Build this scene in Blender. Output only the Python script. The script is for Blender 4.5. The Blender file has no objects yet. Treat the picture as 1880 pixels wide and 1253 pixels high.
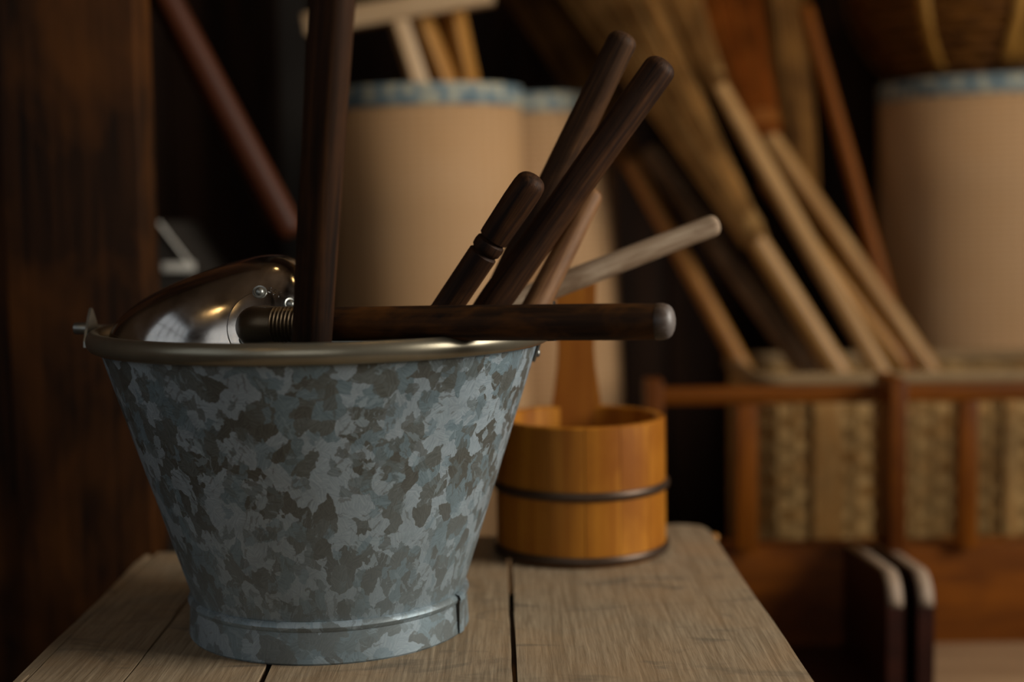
import bpy, bmesh, math, random
from mathutils import Vector, Matrix, noise
from mathutils.bvhtree import BVHTree
random.seed(7)
S = bpy.context.scene
C = S.collection
PI = math.pi

# ---------------------------------------------------------------- camera
ZB = 0.45                                   # height of the bench top above the floor
FPX, PITCH, ROLL = 2611.0, 0.0875, 0.0150    # 50 mm lens
CAMP = Vector((0, 0, ZB + 0.2725))
_F = Vector((0, math.cos(PITCH), -math.sin(PITCH)))
_R0, _U0 = Vector((1, 0, 0)), Vector((0, math.sin(PITCH), math.cos(PITCH)))
_R = _R0*math.cos(ROLL) - _U0*math.sin(ROLL)
_U = _R0*math.sin(ROLL) + _U0*math.cos(ROLL)
cd = bpy.data.cameras.new('camera'); cam = bpy.data.objects.new('camera', cd); C.objects.link(cam)
M = Matrix((( _R.x, _U.x, -_F.x, CAMP.x), (_R.y, _U.y, -_F.y, CAMP.y), (_R.z, _U.z, -_F.z, CAMP.z), (0, 0, 0, 1)))
cam.matrix_world = M
cd.sensor_width = 36; cd.lens = FPX*36/1880; cd.clip_start = 0.02
cd.dof.use_dof = True; cd.dof.focus_distance = 0.87; cd.dof.aperture_fstop = 2.6; cd.dof.aperture_blades = 9
S.camera = cam

def at(x, y, Y):
    """world point on the plane y = Y that stands behind a measured point of the photograph"""
    d = _F + _R*((x - 940)/FPX) + _U*((626.5 - y)/FPX)
    return CAMP + d*((Y - CAMP.y)/d.y)

# ---------------------------------------------------------------- world, exposure, daylight
S.view_settings.view_transform = 'Standard'; S.view_settings.look = 'None'
S.view_settings.exposure = 0.88; S.view_settings.gamma = 1.0; S.view_settings.use_curve_mapping = False
W = bpy.data.worlds.new('overcast'); S.world = W; W.use_nodes = True
W.node_tree.nodes['Background'].inputs[0].default_value = (0.62, 0.74, 0.86, 1)
W.node_tree.nodes['Background'].inputs[1].default_value = 0.35

def area(name, loc, to, sx, sy, power, col):
    l = bpy.data.lights.new(name, 'AREA'); l.shape = 'RECTANGLE'; l.size = sx; l.size_y = sy
    l.energy = power; l.color = col
    o = bpy.data.objects.new(name, l); C.objects.link(o); o.location = loc
    o.rotation_euler = (Vector(to) - Vector(loc)).to_track_quat('-Z', 'Y').to_euler()
    return o
RX, FY, LX, BY, CZ = 1.45, -2.1, -1.7, 2.3, 2.5          # inner faces of the room
area('daylight_right', (RX + 0.16, 0.55, 1.26), (0, 0.55, 1.16), 0.85, 0.95, 27, (1.0, 0.93, 0.82))
area('daylight_front', (-0.32, FY - 0.16, 1.6), (-0.32, 0, 1.6), 1.65, 1.6, 3.4, (1.0, 0.92, 0.80))

area('daylight_left', (LX - 0.16, -0.80, 1.6), (0, -0.80, 1.6), 2.0, 1.6, 1.3, (1.0, 0.93, 0.84))
# ---------------------------------------------------------------- helpers
def lin(h):
    c = [int(h[i:i+2], 16)/255 for i in (0, 2, 4)]
    return tuple((v/12.92 if v <= .04045 else ((v+.055)/1.055)**2.4) for v in c) + (1,)

class Nodes:
    def __init__(s, name):
        s.m = bpy.data.materials.new(name); s.m.use_nodes = True
        s.t = s.m.node_tree; s.b = s.t.nodes['Principled BSDF']
    def n(s, typ, **kw):
        nd = s.t.nodes.new(typ)
        for k, v in kw.items():
            if k.startswith('i_'):
                key = k[2:]; key = int(key) if key.isdigit() else key.replace('_', ' ')
                if hasattr(v, 'is_output'): s.t.links.new(v, nd.inputs[key])
                else: nd.inputs[key].default_value = v
            else: setattr(nd, k, v)
        return nd
    def link(s, a, b): s.t.links.new(a, b)
    def ramp(s, fac, stops, interp='LINEAR'):
        r = s.n('ShaderNodeValToRGB'); s.link(fac, r.inputs[0]); e = r.color_ramp.elements
        r.color_ramp.interpolation = interp
        while len(e) < len(stops): e.new(0.5)
        for q, (p, c) in zip(e, stops): q.position = p; q.color = lin(c) if isinstance(c, str) else (c, c, c, 1)
        return r.outputs[0]
    def mix(s, fac, a, b, blend='MIX'):
        m = s.n('ShaderNodeMix', data_type='RGBA', blend_type=blend)
        for idx, v in ((0, fac), (6, a), (7, b)):
            if hasattr(v, 'is_output'): s.link(v, m.inputs[idx])
            else: m.inputs[idx].default_value = v
        return m.outputs[2]
    def bump(s, h, strength, dist=0.001):
        b = s.n('ShaderNodeBump'); s.link(h, b.inputs['Height']); b.inputs['Strength'].default_value = strength
        b.inputs['Distance'].default_value = dist; s.link(b.outputs[0], s.b.inputs['Normal'])
    def coord(s, kind='Object', scale=(1, 1, 1), rnd=True):
        tc = s.n('ShaderNodeTexCoord'); mp = s.n('ShaderNodeMapping'); s.link(tc.outputs[kind], mp.inputs[0])
        mp.inputs['Scale'].default_value = scale
        if rnd:
            oi = s.n('ShaderNodeObjectInfo'); ml = s.n('ShaderNodeVectorMath', operation='SCALE')
            cv = s.n('ShaderNodeCombineXYZ', i_0=oi.outputs['Random'], i_1=oi.outputs['Random'], i_2=oi.outputs['Random'])
            s.link(cv.outputs[0], ml.inputs[0]); ml.inputs['Scale'].default_value = 37.0
            s.link(ml.outputs[0], mp.inputs['Location'])
        return mp.outputs[0]
    def noise(s, vec, scale, detail=4, rough=.55, dist=0.0):
        nd = s.n('ShaderNodeTexNoise'); s.link(vec, nd.inputs['Vector'])
        nd.inputs['Scale'].default_value = scale; nd.inputs['Detail'].default_value = detail
        nd.inputs['Roughness'].default_value = rough; nd.inputs['Distortion'].default_value = dist
        return nd.outputs['Fac']

def wood(name, dark, light, axis='Z', across=70, along=5, rough=.55, bump=.25, spec=.35, blot=None, blot_scale=14, lo=.32, hi=.68, coat=0):
    N = Nodes(name)
    sc = {'X': (along, across, across), 'Y': (across, along, across), 'Z': (across, across, along)}[axis]
    v = N.coord('Object', sc)
    g = N.noise(v, 1.0, 6, .62, .35)
    col = N.ramp(g, [(lo, dark), (hi, light)])
    if blot:
        v2 = N.coord('Object', tuple(a/b for a, b in zip(sc, (5, 5, 5))))
        k = N.noise(N.coord('Object', {'X': (.5, 1, 1), 'Y': (1, .5, 1), 'Z': (1, 1, .5)}[axis]), blot_scale, 4, .6, .4)
        col = N.mix(N.ramp(k, [(.46, 0.0), (.68, .85)]), col, lin(blot))
    N.link(col, N.b.inputs['Base Color'])
    N.b.inputs['Roughness'].default_value = rough; N.b.inputs['Specular IOR Level'].default_value = spec
    if coat: N.b.inputs['Coat Weight'].default_value = coat; N.b.inputs['Coat Roughness'].default_value = .3
    if bump: N.bump(g, bump, .001)
    return N.m

def plain(name, col, rough=.6, metal=0, var=.25, scale=40, spec=.4, bump=0):
    N = Nodes(name); v = N.coord('Object')
    k = N.noise(v, scale, 5, .6)
    c = lin(col); d = tuple(x*(1-var) for x in c[:3]) + (1,); e = tuple(min(1, x*(1+var)) for x in c[:3]) + (1,)
    N.link(N.mix(k, d, e), N.b.inputs['Base Color'])
    N.b.inputs['Roughness'].default_value = rough; N.b.inputs['Metallic'].default_value = metal
    N.b.inputs['Specular IOR Level'].default_value = spec
    if bump: N.bump(k, bump, .001)
    return N.m

def link(o, parent=None):
    C.objects.link(o)
    if parent: o.parent = parent
    return o
def mobj(name, bm, mat, parent=None, smooth=True, label=None, kind=None):
    bmesh.ops.recalc_face_normals(bm, faces=bm.faces)
    me = bpy.data.meshes.new(name); bm.to_mesh(me); bm.free()
    if mat: me.materials.append(mat)
    if smooth:
        me.polygons.foreach_set('use_smooth', [True]*len(me.polygons))
        me.set_sharp_from_angle(angle=math.radians(38))
    o = link(bpy.data.objects.new(name, me), parent)
    if label: o['label'] = label
    if kind: o['kind'] = kind
    return o
def tag(o, label, cat, group=None):
    o['label'] = label; o['category'] = cat
    if group: o['group'] = group
    return o
def thing(name, label, cat, loc=(0, 0, 0), rot=(0, 0, 0), group=None):
    o = link(bpy.data.objects.new(name, None)); o.location = loc; o.rotation_euler = rot; o.empty_display_size = .05
    return tag(o, label, cat, group)
def struct(o): o['kind'] = 'structure'; return o

def add_box(bm, a, b, bevel=0.0, mat=None):
    a, b = Vector(a), Vector(b)
    r = bmesh.ops.create_cube(bm, size=1)['verts']
    for v in r:
        v.co = Vector(((a.x+b.x)/2 + v.co.x*(b.x-a.x), (a.y+b.y)/2 + v.co.y*(b.y-a.y), (a.z+b.z)/2 + v.co.z*(b.z-a.z)))
    if bevel:
        es = list({e for v in r for e in v.link_edges})
        bmesh.ops.bevel(bm, geom=es, offset=bevel, segments=2, affect='EDGES', profile=.6)
    if mat:
        pass
def box(name, a, b, mat, parent=None, bevel=.002, **kw):
    bm = bmesh.new(); add_box(bm, a, b, bevel); return mobj(name, bm, mat, parent, **kw)

def lathe(bm, prof, seg=64, closed=False, uvscale=True, a0=0.0, a1=2*PI, jitter=None):
    """prof: list of (r, z); writes UVs in metres (arc length, height)"""
    uv = bm.loops.layers.uv.verify()
    full = abs(a1 - a0 - 2*PI) < 1e-6
    rm = max(r for r, z in prof)
    n = seg if full else seg + 1
    rings = []
    for r, z in prof:
        rings.append([bm.verts.new((r*math.cos(a0+(a1-a0)*k/seg), r*math.sin(a0+(a1-a0)*k/seg), z)) for k in range(n)])
    m = len(prof); lens = [0]
    for i in range(1, m): lens.append(lens[-1] + math.hypot(prof[i][0]-prof[i-1][0], prof[i][1]-prof[i-1][1]))
    for i in range(m if closed else m-1):
        A, B = rings[i], rings[(i+1) % m]
        for k in range(seg):
            f = bm.faces.new((A[k], A[(k+1) % n], B[(k+1) % n], B[k]))
            us = (k, k+1, k+1, k); vs = (lens[i], lens[i], lens[(i+1) % m], lens[(i+1) % m])
            for lp, u, v in zip(f.loops, us, vs): lp[uv].uv = (u/seg*(a1-a0)*rm, v)
    return rings

def tube(bm, pts, rad, seg=10, caps=True, closed=False):
    pts = [Vector(p) for p in pts]; n = len(pts)
    rad = rad if isinstance(rad, (list, tuple)) else [rad]*n
    up = None; rings = []
    for i, p in enumerate(pts):
        t = (pts[(i+1) % n] - pts[i-1]) if closed else (pts[min(i+1, n-1)] - pts[max(i-1, 0)])
        t.normalize()
        if up is None: up = t.orthogonal().normalized()
        else: up = (up - t*up.dot(t)).normalized()
        s = t.cross(up)
        rings.append([bm.verts.new(p + (up*math.cos(2*PI*k/seg) + s*math.sin(2*PI*k/seg))*rad[i]) for k in range(seg)])
    for i in range(n if closed else n-1):
        A, B = rings[i], rings[(i+1) % n]
        for k in range(seg): bm.faces.new((A[k], A[(k+1) % seg], B[(k+1) % seg], B[k]))
    if caps and not closed:
        bm.faces.new(rings[0][::-1]); bm.faces.new(rings[-1])
    return rings

def axis_matrix(p0, p1):
    d = (Vector(p1) - Vector(p0)); L = d.length
    q = d.to_track_quat('Z', 'Y')
    return Matrix.Translation(Vector(p0)) @ q.to_matrix().to_4x4(), L

def rod_bm(L, prof, seg=28, sx=1.0, wob=0.0, seed=0, roundend=True, facet=0.0):
    """rod along local Z, prof = list of (distance from start, radius); rounded far end"""
    bm = bmesh.new()
    pr = list(prof)
    def rad(z):
        for (a, ra), (b, rb) in zip(pr, pr[1:]):
            if a <= z <= b: return ra + (rb-ra)*((z-a)/(b-a) if b > a else 0)
        return pr[-1][1]
    zs = sorted(set([p[0] for p in pr] + [L*k/24 for k in range(25)]))
    R = rad(L); rows = []
    for z in zs:
        if roundend and z > L - R*.75: continue
        rows.append((z, rad(z)))
    if roundend:
        for k in range(0, 8):
            a = k/7.2*PI/2; rows.append((L - R*.75 + R*.75*math.sin(a), R*max(math.cos(a), .02)**.8))
    rings = []
    for z, r in rows:
        ring = []
        for k in range(seg):
            a = 2*PI*k/seg
            w = 1 + wob*noise.noise(Vector((math.cos(a)*1.3+seed*7, math.sin(a)*1.3, z*14))) + facet*math.cos(4*a)
            off = wob*r*1.5*noise.noise(Vector((seed*3.1, 5, z*6)))
            ring.append(bm.verts.new((r*w*math.cos(a)*sx + off, r*w*math.sin(a), z)))
        rings.append(ring)
    for A, B in zip(rings, rings[1:]):
        for k in range(seg): bm.faces.new((A[k], A[(k+1) % seg], B[(k+1) % seg], B[k]))
    bm.faces.new(rings[0][::-1]); bm.faces.new(rings[-1])
    return bm
def rod(name, p0, p1, prof, mat, parent=None, **kw):
    """prof radii given as (fraction, radius)"""
    Mx, L = axis_matrix(p0, p1)
    o = mobj(name, rod_bm(L, [(f*L, r) for f, r in prof], **kw), mat, parent)
    o.matrix_basis = Mx if parent is None else Matrix.Translation(-Vector(parent.location)) @ Mx
    return o

# ---------------------------------------------------------------- materials
def galvanised():
    N = Nodes('galvanised_spangle'); tc = N.n('ShaderNodeTexCoord'); uv = tc.outputs['UV']
    def warped(off, amp, sc):
        nz = N.n('ShaderNodeTexNoise'); N.link(uv, nz.inputs['Vector']); nz.inputs['Scale'].default_value = sc
        nz.inputs['Detail'].default_value = 4
        sb = N.n('ShaderNodeVectorMath', operation='SUBTRACT'); N.link(nz.outputs['Color'], sb.inputs[0]); sb.inputs[1].default_value = (.5, .5, .5)
        ml = N.n('ShaderNodeVectorMath', operation='SCALE'); N.link(sb.outputs[0], ml.inputs[0]); ml.inputs['Scale'].default_value = amp
        ad = N.n('ShaderNodeVectorMath', operation='ADD'); N.link(uv, ad.inputs[0]); N.link(ml.outputs[0], ad.inputs[1])
        a2 = N.n('ShaderNodeVectorMath', operation='ADD'); N.link(ad.outputs[0], a2.inputs[0]); a2.inputs[1].default_value = off
        return a2.outputs[0]
    def cells(off, amp, wsc, sc, rnd=1.0):
        v = N.n('ShaderNodeTexVoronoi', voronoi_dimensions='2D'); N.link(warped(off, amp, wsc), v.inputs['Vector'])
        v.inputs['Scale'].default_value = sc; v.inputs['Randomness'].default_value = rnd
        s = N.n('ShaderNodeSeparateColor'); N.link(v.outputs['Color'], s.inputs[0]); return v, s
    v1, s1 = cells((0, 0, 0), .022, 70, 78)
    v2, s2 = cells((3.1, 1.7, 0), .014, 130, 140); v2.distance = 'CHEBYCHEV'
    # broad drifts decide how many light cells there are
    drift = N.noise(uv, 9, 2, .5)
    f = N.n('ShaderNodeMath', operation='MULTIPLY_ADD', i_0=s1.outputs[0], i_1=.72); N.link(N.n('ShaderNodeMath', operation='MULTIPLY', i_0=drift, i_1=.5).outputs[0], f.inputs[2])
    base = N.ramp(f.outputs[0], [(0, '5b5d59'), (.36, '666c6b'), (.52, '748790'), (.66, '98a7b1')], 'CONSTANT')
    sub = N.ramp(s2.outputs[0], [(0, '5e625f'), (.25, '697578'), (.55, '788d98'), (.85, '9aabb5')], 'CONSTANT')
    pick = N.ramp(s2.outputs[1], [(0, 0.0), (.68, .75)], 'CONSTANT')
    col = N.mix(pick, base, sub)
    # fine crystal needles, a direction of their own in every cell
    ang = N.n('ShaderNodeMath', operation='MULTIPLY', i_0=s2.outputs[2], i_1=6.28)
    rot = N.n('ShaderNodeVectorRotate', rotation_type='Z_AXIS'); N.link(uv, rot.inputs['Vector']); N.link(ang.outputs[0], rot.inputs['Angle'])
    mp = N.n('ShaderNodeMapping'); N.link(rot.outputs[0], mp.inputs[0]); mp.inputs['Scale'].default_value = (900, 90, 1)
    nd = N.noise(mp.outputs[0], 1, 3, .6)
    col = N.mix(.75, col, N.ramp(nd, [(.3, .28), (.7, .72)]), 'SOFT_LIGHT')
    a3 = N.n('ShaderNodeMath', operation='MULTIPLY', i_0=s1.outputs[2], i_1=6.28)
    r3 = N.n('ShaderNodeVectorRotate', rotation_type='Z_AXIS'); N.link(warped((1, 2, 0), .006, 200), r3.inputs['Vector']); N.link(a3.outputs[0], r3.inputs['Angle'])
    m3 = N.n('ShaderNodeMapping'); N.link(r3.outputs[0], m3.inputs[0]); m3.inputs['Scale'].default_value = (330, 60, 1)
    sh = N.ramp(N.noise(m3.outputs[0], 1, 2, .5), [(0, 0.0), (.60, .55)], 'CONSTANT')
    col = N.mix(sh, col, N.mix(N.ramp(s1.outputs[1], [(0, 0.0), (.5, 1.0)], 'CONSTANT'), lin('60635f'), lin('8fa1aa')))
    sv = N.n('ShaderNodeSeparateXYZ'); N.link(uv, sv.inputs[0])
    col = N.mix(N.ramp(sv.outputs[1], [(.0, .5), (.10, .0)]), col, lin('7d8c94'))
    grime = N.noise(uv, 26, 5, .65)
    col = N.mix(N.ramp(grime, [(.5, 0.0), (.8, .35)]), col, lin('55574f'))
    N.link(col, N.b.inputs['Base Color'])
    N.b.inputs['Metallic'].default_value = .3
    rr = N.n('ShaderNodeMath', operation='MULTIPLY_ADD', i_0=s1.outputs[1], i_1=.14, i_2=.42); N.link(rr.outputs[0], N.b.inputs['Roughness'])
    N.bump(nd, .06, .0005)
    return N.m

def mat_weave(name='tatami_weave'):
    N = Nodes(name); uv = N.n('ShaderNodeTexCoord').outputs['UV']
    def wave(dirn, sc):
        w = N.n('ShaderNodeTexWave', wave_type='BANDS', bands_direction=dirn); N.link(uv, w.inputs['Vector'])
        w.inputs['Scale'].default_value = sc; w.inputs['Distortion'].default_value = .6; w.inputs['Detail'].default_value = 1
        return w.outputs['Fac']
    h, v = wave('Y', 42), wave('X', 22)
    m = N.n('ShaderNodeMath', operation='MULTIPLY_ADD', i_0=h, i_1=.6); N.link(N.n('ShaderNodeMath', operation='MULTIPLY', i_0=v, i_1=.4).outputs[0], m.inputs[2])
    big = N.noise(uv, 12, 4, .6)
    col = N.mix(m.outputs[0], lin('a98458'), lin('cca680'))
    col = N.mix(N.ramp(big, [(.35, 0.0), (.75, .5)]), col, lin('b88e60'))
    N.link(col, N.b.inputs['Base Color']); N.b.inputs['Roughness'].default_value = .7
    N.b.inputs['Specular IOR Level'].default_value = .25
    N.bump(m.outputs[0], .3, .001)
    return N.m
def mat_brocade():
    N = Nodes('blue_brocade'); uv = N.n('ShaderNodeTexCoord').outputs['UV']
    v = N.n('ShaderNodeTexVoronoi', voronoi_dimensions='2D'); N.link(uv, v.inputs['Vector']); v.inputs['Scale'].default_value = 55
    k = N.ramp(v.outputs['Distance'], [(0, 'c9b894'), (.25, 'a3a493'), (.45, '76868a'), (.8, '5b6f78')])
    N.link(k, N.b.inputs['Base Color']); N.b.inputs['Roughness'].default_value = .75
    return N.m
def mat_bench():
    N = Nodes('weathered_bench'); v = N.coord('Object', (1, .12, 1))
    ob = N.coord('Object', (1, 1, 1))
    rng = N.noise(N.coord('Object', (150, 5, 150)), 1, 3, .5, 1.2)
    fine = N.noise(N.coord('Object', (420, 26, 420)), 1, 5, .65, .3)
    big = N.noise(ob, 11, 4, .6, .6)
    stain = N.noise(N.coord('Object', (.7, 1.4, 1)), 16, 5, .62, 1.4)
    col = N.mix(N.ramp(fine, [(.3, 0.0), (.72, 1.0)]), lin('7d6c56'), lin('a8967c'))
    col = N.mix(N.ramp(rng, [(.38, .55), (.5, 0.0)]), col, lin('74634d'))
    col = N.mix(N.ramp(big, [(.4, 0.0), (.75, .5)]), col, lin('a2805a'))
    col = N.mix(N.ramp(stain, [(.55, 0.0), (.68, .6)]), col, lin('5f574b'))
    N.link(col, N.b.inputs['Base Color']); N.b.inputs['Roughness'].default_value = .72
    N.b.inputs['Specular IOR Level'].default_value = .25
    hh = N.n('ShaderNodeMath', operation='ADD', i_0=fine, i_1=rng)
    N.bump(hh.outputs[0], .45, .0008)
    return N.m
def mat_polished():
    N = Nodes('worn_aluminium'); v = N.coord('Object')
    k = N.noise(v, 45, 5, .6); fine = N.noise(N.coord('Object', (300, 300, 300)), 1, 3, .6)
    N.link(N.ramp(k, [(.3, '9a958f'), (.7, 'beb9b4')]), N.b.inputs['Base Color'])
    N.b.inputs['Metallic'].default_value = 1
    N.link(N.ramp(k, [(.35, .10), (.75, .24)]), N.b.inputs['Roughness'])
    N.bump(fine, .03, .0004)
    return N.m
def mat_wall(name, c1, c2): return wood(name, c1, c2, 'Z', 30, 2.2, .75, .4, .2)

GALV = galvanised()
RIM = plain('aged_zinc_rim', '8e8775', .32, .75, .22, 60, .5, .05)
ALU = mat_polished()
STEEL = plain('dull_steel', '8a8c88', .38, .85, .2, 80)
DARKSTEEL = plain('dark_socket_steel', '5a4c3a', .35, .8, .4, 60)
POLEW = wood('old_dark_pole', '160b05', '432710', 'Z', 300, 9, .65, .6, .15, '150a04', 22, .36, .70)
SCOOPW = wood('worn_scoop_handle', '190d06', '3b2410', 'Z', 330, 14, .65, .6, .15, '5e3813', 48, .36, .70)
DARKW = wood('dark_turned_wood', '1c0f08', '4e3019', 'Z', 320, 10, .6, .6, .16, '1f1008', 38, .34, .68)
DARKW2 = wood('dark_brown_wood', '24160c', '583a21', 'Z', 320, 10, .65, .6, .16, '24150b', 34, .34, .68)
MIDW = wood('faded_brown_handle', '5e3c22', '98704a', 'Z', 260, 10, .6, .4, .25, '3a2010', 26, .3, .7)
PALEW = wood('pale_grey_handle', '8a715a', 'b7a48c', 'Z', 240, 16, .65, .4, .25, '745b44', 40, .3, .7)
def mat_end():
    N = Nodes('rubbed_end_with_highlight'); tc = N.n('ShaderNodeTexCoord'); sv = N.n('ShaderNodeSeparateXYZ'); N.link(tc.outputs['Generated'], sv.inputs[0])
    k = N.noise(N.coord('Object'), 260, 4, .6)
    f = N.n('ShaderNodeMath', operation='MULTIPLY_ADD', i_0=k, i_1=.7); N.link(sv.outputs[2], f.inputs[2])
    N.link(N.ramp(f.outputs[0], [(.35, '2a190c'), (.85, '574a42'), (1.0, '6a625e')]), N.b.inputs['Base Color']); N.b.inputs['Roughness'].default_value = .45  # greyer towards the tip: rubbed wood plus a highlight put into the colour
    N.bump(k, .3, .0006); return N.m
ENDW = mat_end()
TAT = mat_weave(); BRO = mat_brocade(); BENCH = mat_bench()
CYP = wood('honey_cypress', '94570f', 'bd7d26', 'Z', 90, 4, .45, .15, .3, '85490c', 14, .3, .7)
CYPH = wood('honey_cypress_handle', '844a0d', 'a8681a', 'Z', 90, 4, .5, .15, .3, '85490c', 14, .3, .7)
HOOP = plain('dark_copper_hoop', '4e3e32', .4, .6, .3, 70)
POST = wood('dark_stained_post', '110803', '3a200c', 'Z', 120, 4, .65, .5, .15, '55300f', 11, .34, .70)
WALLB = wood('brown_wall_boards', '150d07', '382110', 'Z', 30, 2, .7, .3, .2)
RED = wood('red_brown_stain', '5c2f04', '884a0a', 'X', 80, 6, .45, .12, .2, '4c2304', 12, .3, .7)
REDZ = wood('red_brown_stain_upright', '5c2f04', '884a0a', 'Z', 80, 6, .45, .12, .2, '4c2304', 12, .3, .7)
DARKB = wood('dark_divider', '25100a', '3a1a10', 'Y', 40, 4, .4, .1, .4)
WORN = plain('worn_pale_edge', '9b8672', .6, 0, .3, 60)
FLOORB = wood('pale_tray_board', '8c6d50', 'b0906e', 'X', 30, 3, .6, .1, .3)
WICK = wood('straw_wicker', '8a6a3c', 'c09a60', 'Z', 40, 40, .6, .1, .3, '9c6c30', 15)
WICKD = wood('dark_wicker', '4c2c10', '80501c', 'Z', 40, 40, .5, .1, .35)
STRAPW = wood('split_bamboo_strap', '8a5c20', 'bb8a40', 'Z', 40, 8, .45, .1, .4)
BAMB = wood('tan_broom_handle', 'a3783f', 'cba069', 'Z', 40, 3, .42, .08, .45, '94652e', 9)
BAMB2 = wood('amber_broom_handle', '96601f', 'bf8a42', 'Z', 40, 3, .42, .08, .45, '7d4d1a', 9)
GREYST = wood('grey_brown_stick', '5c4630', '8f7458', 'Z', 40, 6, .7, .3, .2, '3e2d1c', 30)
REDST = wood('reddish_stick', '5e3008', '8a4e10', 'Z', 40, 3, .5, .1, .2)
ROSE = wood('dark_rosewood_rod', '2c140a', '552a14', 'Z', 40, 3, .5, .1, .2)
def strands(name, dark, light):
    N = Nodes(name); g = N.n('ShaderNodeNewGeometry')
    k = N.noise(N.coord('Object'), 16, 3, .6)
    f = N.n('ShaderNodeMath', operation='MULTIPLY_ADD', i_0=k, i_1=1.2); N.link(N.n('ShaderNodeMath', operation='MULTIPLY_ADD', i_0=g.outputs['Random Per Island'], i_1=.6, i_2=-.4).outputs[0], f.inputs[2])
    N.link(N.ramp(f.outputs[0], [(.15, dark), (.85, light)]), N.b.inputs['Base Color']); N.b.inputs['Roughness'].default_value = .75
    N.b.inputs['Specular IOR Level'].default_value = .2
    return N.m
BR1 = strands('straw_bristle', '66441e', 'd2a768'); BR2 = strands('brown_bristle', '5a3712', 'ae7a3a')
BR3 = strands('palm_bristle', '3e2610', '8c6230'); BR4 = strands('russet_bristle', '6a380e', 'b87430')
TIE = plain('hemp_tie', '8d7350', .8, 0, .3, 90)
SLATW = wood('pale_slat', 'ab8a62', 'cfb08a', 'Z', 40, 3, .5, .08, .35)
SLATO = wood('amber_slat', 'a06a22', 'c08e4c', 'Z', 40, 3, .5, .08, .35)
CEIL = wood('ceiling_boards', '4c3d2e', '786553', 'Y', 12, 1, .7, .2, .2)
CONC = plain('dark_earth_floor', '3a2e24', .85, 0, .35, 12, .2, .3)
PLAST = plain('dim_plaster', '4a3a2b', .9, 0, .2, 9, .2, .2)
GREYP = plain('dim_grey_board', '2a2520', .7, 0, .2, 20)
TAGM = plain('pale_tag', 'e0ddd4', .6, 0, .1, 30)

# ---------------------------------------------------------------- room shell
struct(box('floor', (LX-.2, FY-.2, -.1), (RX+.2, BY+.2, 0), CONC, bevel=0))
struct(box('ceiling', (LX-.2, FY-.2, CZ), (RX+.2, BY+.2, CZ+.1), CEIL, bevel=0))
wb = struct(box('wall_back', (LX-.12, BY, 0), (RX+.12, BY+.12, CZ), WALLB, bevel=0))
x = LX + .005
i = 0
while x < RX - .1:
    w = .125 + .03*math.sin(i*2.3)
    box('plank', (x, BY-.018-.003*(i % 2), .002), (min(x+w, RX-.003), BY-.0005, CZ-.002), WALLB, wb, bevel=.002)
    x += w + .004; i += 1
def window_wall(name, horiz, pos, a0, a1, lo, hi, z0, z1, out, n_mull, wn):
    """wall with one opening; horiz: wall runs along X at y=pos, else along Y at x=pos"""
    bm = bmesh.new()
    def bx(u0, u1, za, zb, d0, d1):
        a, b = sorted((pos + d0*out, pos + d1*out))
        add_box(bm, (u0, a, za) if horiz else (a, u0, za), (u1, b, zb) if horiz else (b, u1, zb))
    bx(a0, lo, 0, CZ, 0, .12); bx(hi, a1, 0, CZ, 0, .12); bx(lo, hi, 0, z0, 0, .12); bx(lo, hi, z1, CZ, 0, .12)
    struct(mobj(name, bm, PLAST, smooth=False))
    root = struct(thing(wn, '', '')); del root['label']; del root['category']
    def bar(nm, u0, u1, za, zb, m=DARKW2, d0=.03, d1=.075):
        a, b = sorted((pos + d0*out, pos + d1*out))
        box(nm, (u0, a, za) if horiz else (a, u0, za), (u1, b, zb) if horiz else (b, u1, zb), m, root, bevel=.003)
    t = .045
    bar('window_frame', lo, lo+t, z0, z1); bar('window_frame', hi-t, hi, z0, z1)
    bar('window_frame', lo+t, hi-t, z0, z0+t); bar('window_frame', lo+t, hi-t, z1-t, z1)
    us = [lo+t + (hi-lo-2*t)*k/n_mull for k in range(n_mull+1)]
    zm = z0 + (z1-z0)*.66
    for u in us[1:-1]: bar('mullion', u-.012, u+.012, z0+t, z1-t, d0=.035, d1=.065)
    bar('mullion', lo+t, hi-t, zm-.012, zm+.012, d0=.038, d1=.062)
    for u0, u1 in zip(us, us[1:]):
        for za, zb in ((z0+t, zm), (zm, z1-t)): bar('pane', u0, u1, za, zb, GLASS, .049, .051)
    return root
Ng = Nodes('thin_glass'); tr = Ng.n('ShaderNodeBsdfTransparent'); gl = Ng.n('ShaderNodeBsdfGlossy'); gl.inputs['Roughness'].default_value = .02
mx = Ng.n('ShaderNodeMixShader'); mx.inputs[0].default_value = .06
Ng.link(tr.outputs[0], mx.inputs[1]); Ng.link(gl.outputs[0], mx.inputs[2]); Ng.link(mx.outputs[0], Ng.t.nodes['Material Output'].inputs[0])
GLASS = Ng.m
window_wall('wall_right', False, RX, FY-.2, BY+.2, 0.07, 1.03, .72, 1.78, 1, 3, 'window_1')
window_wall('wall_left', False, LX, FY-.2, BY+.2, -1.85, .25, .75, 2.42, -1, 5, 'window_3')
window_wall('wall_front', True, FY, LX-.12, RX+.12, -1.20, .55, .75, 2.42, -1, 4, 'window_2')

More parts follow.
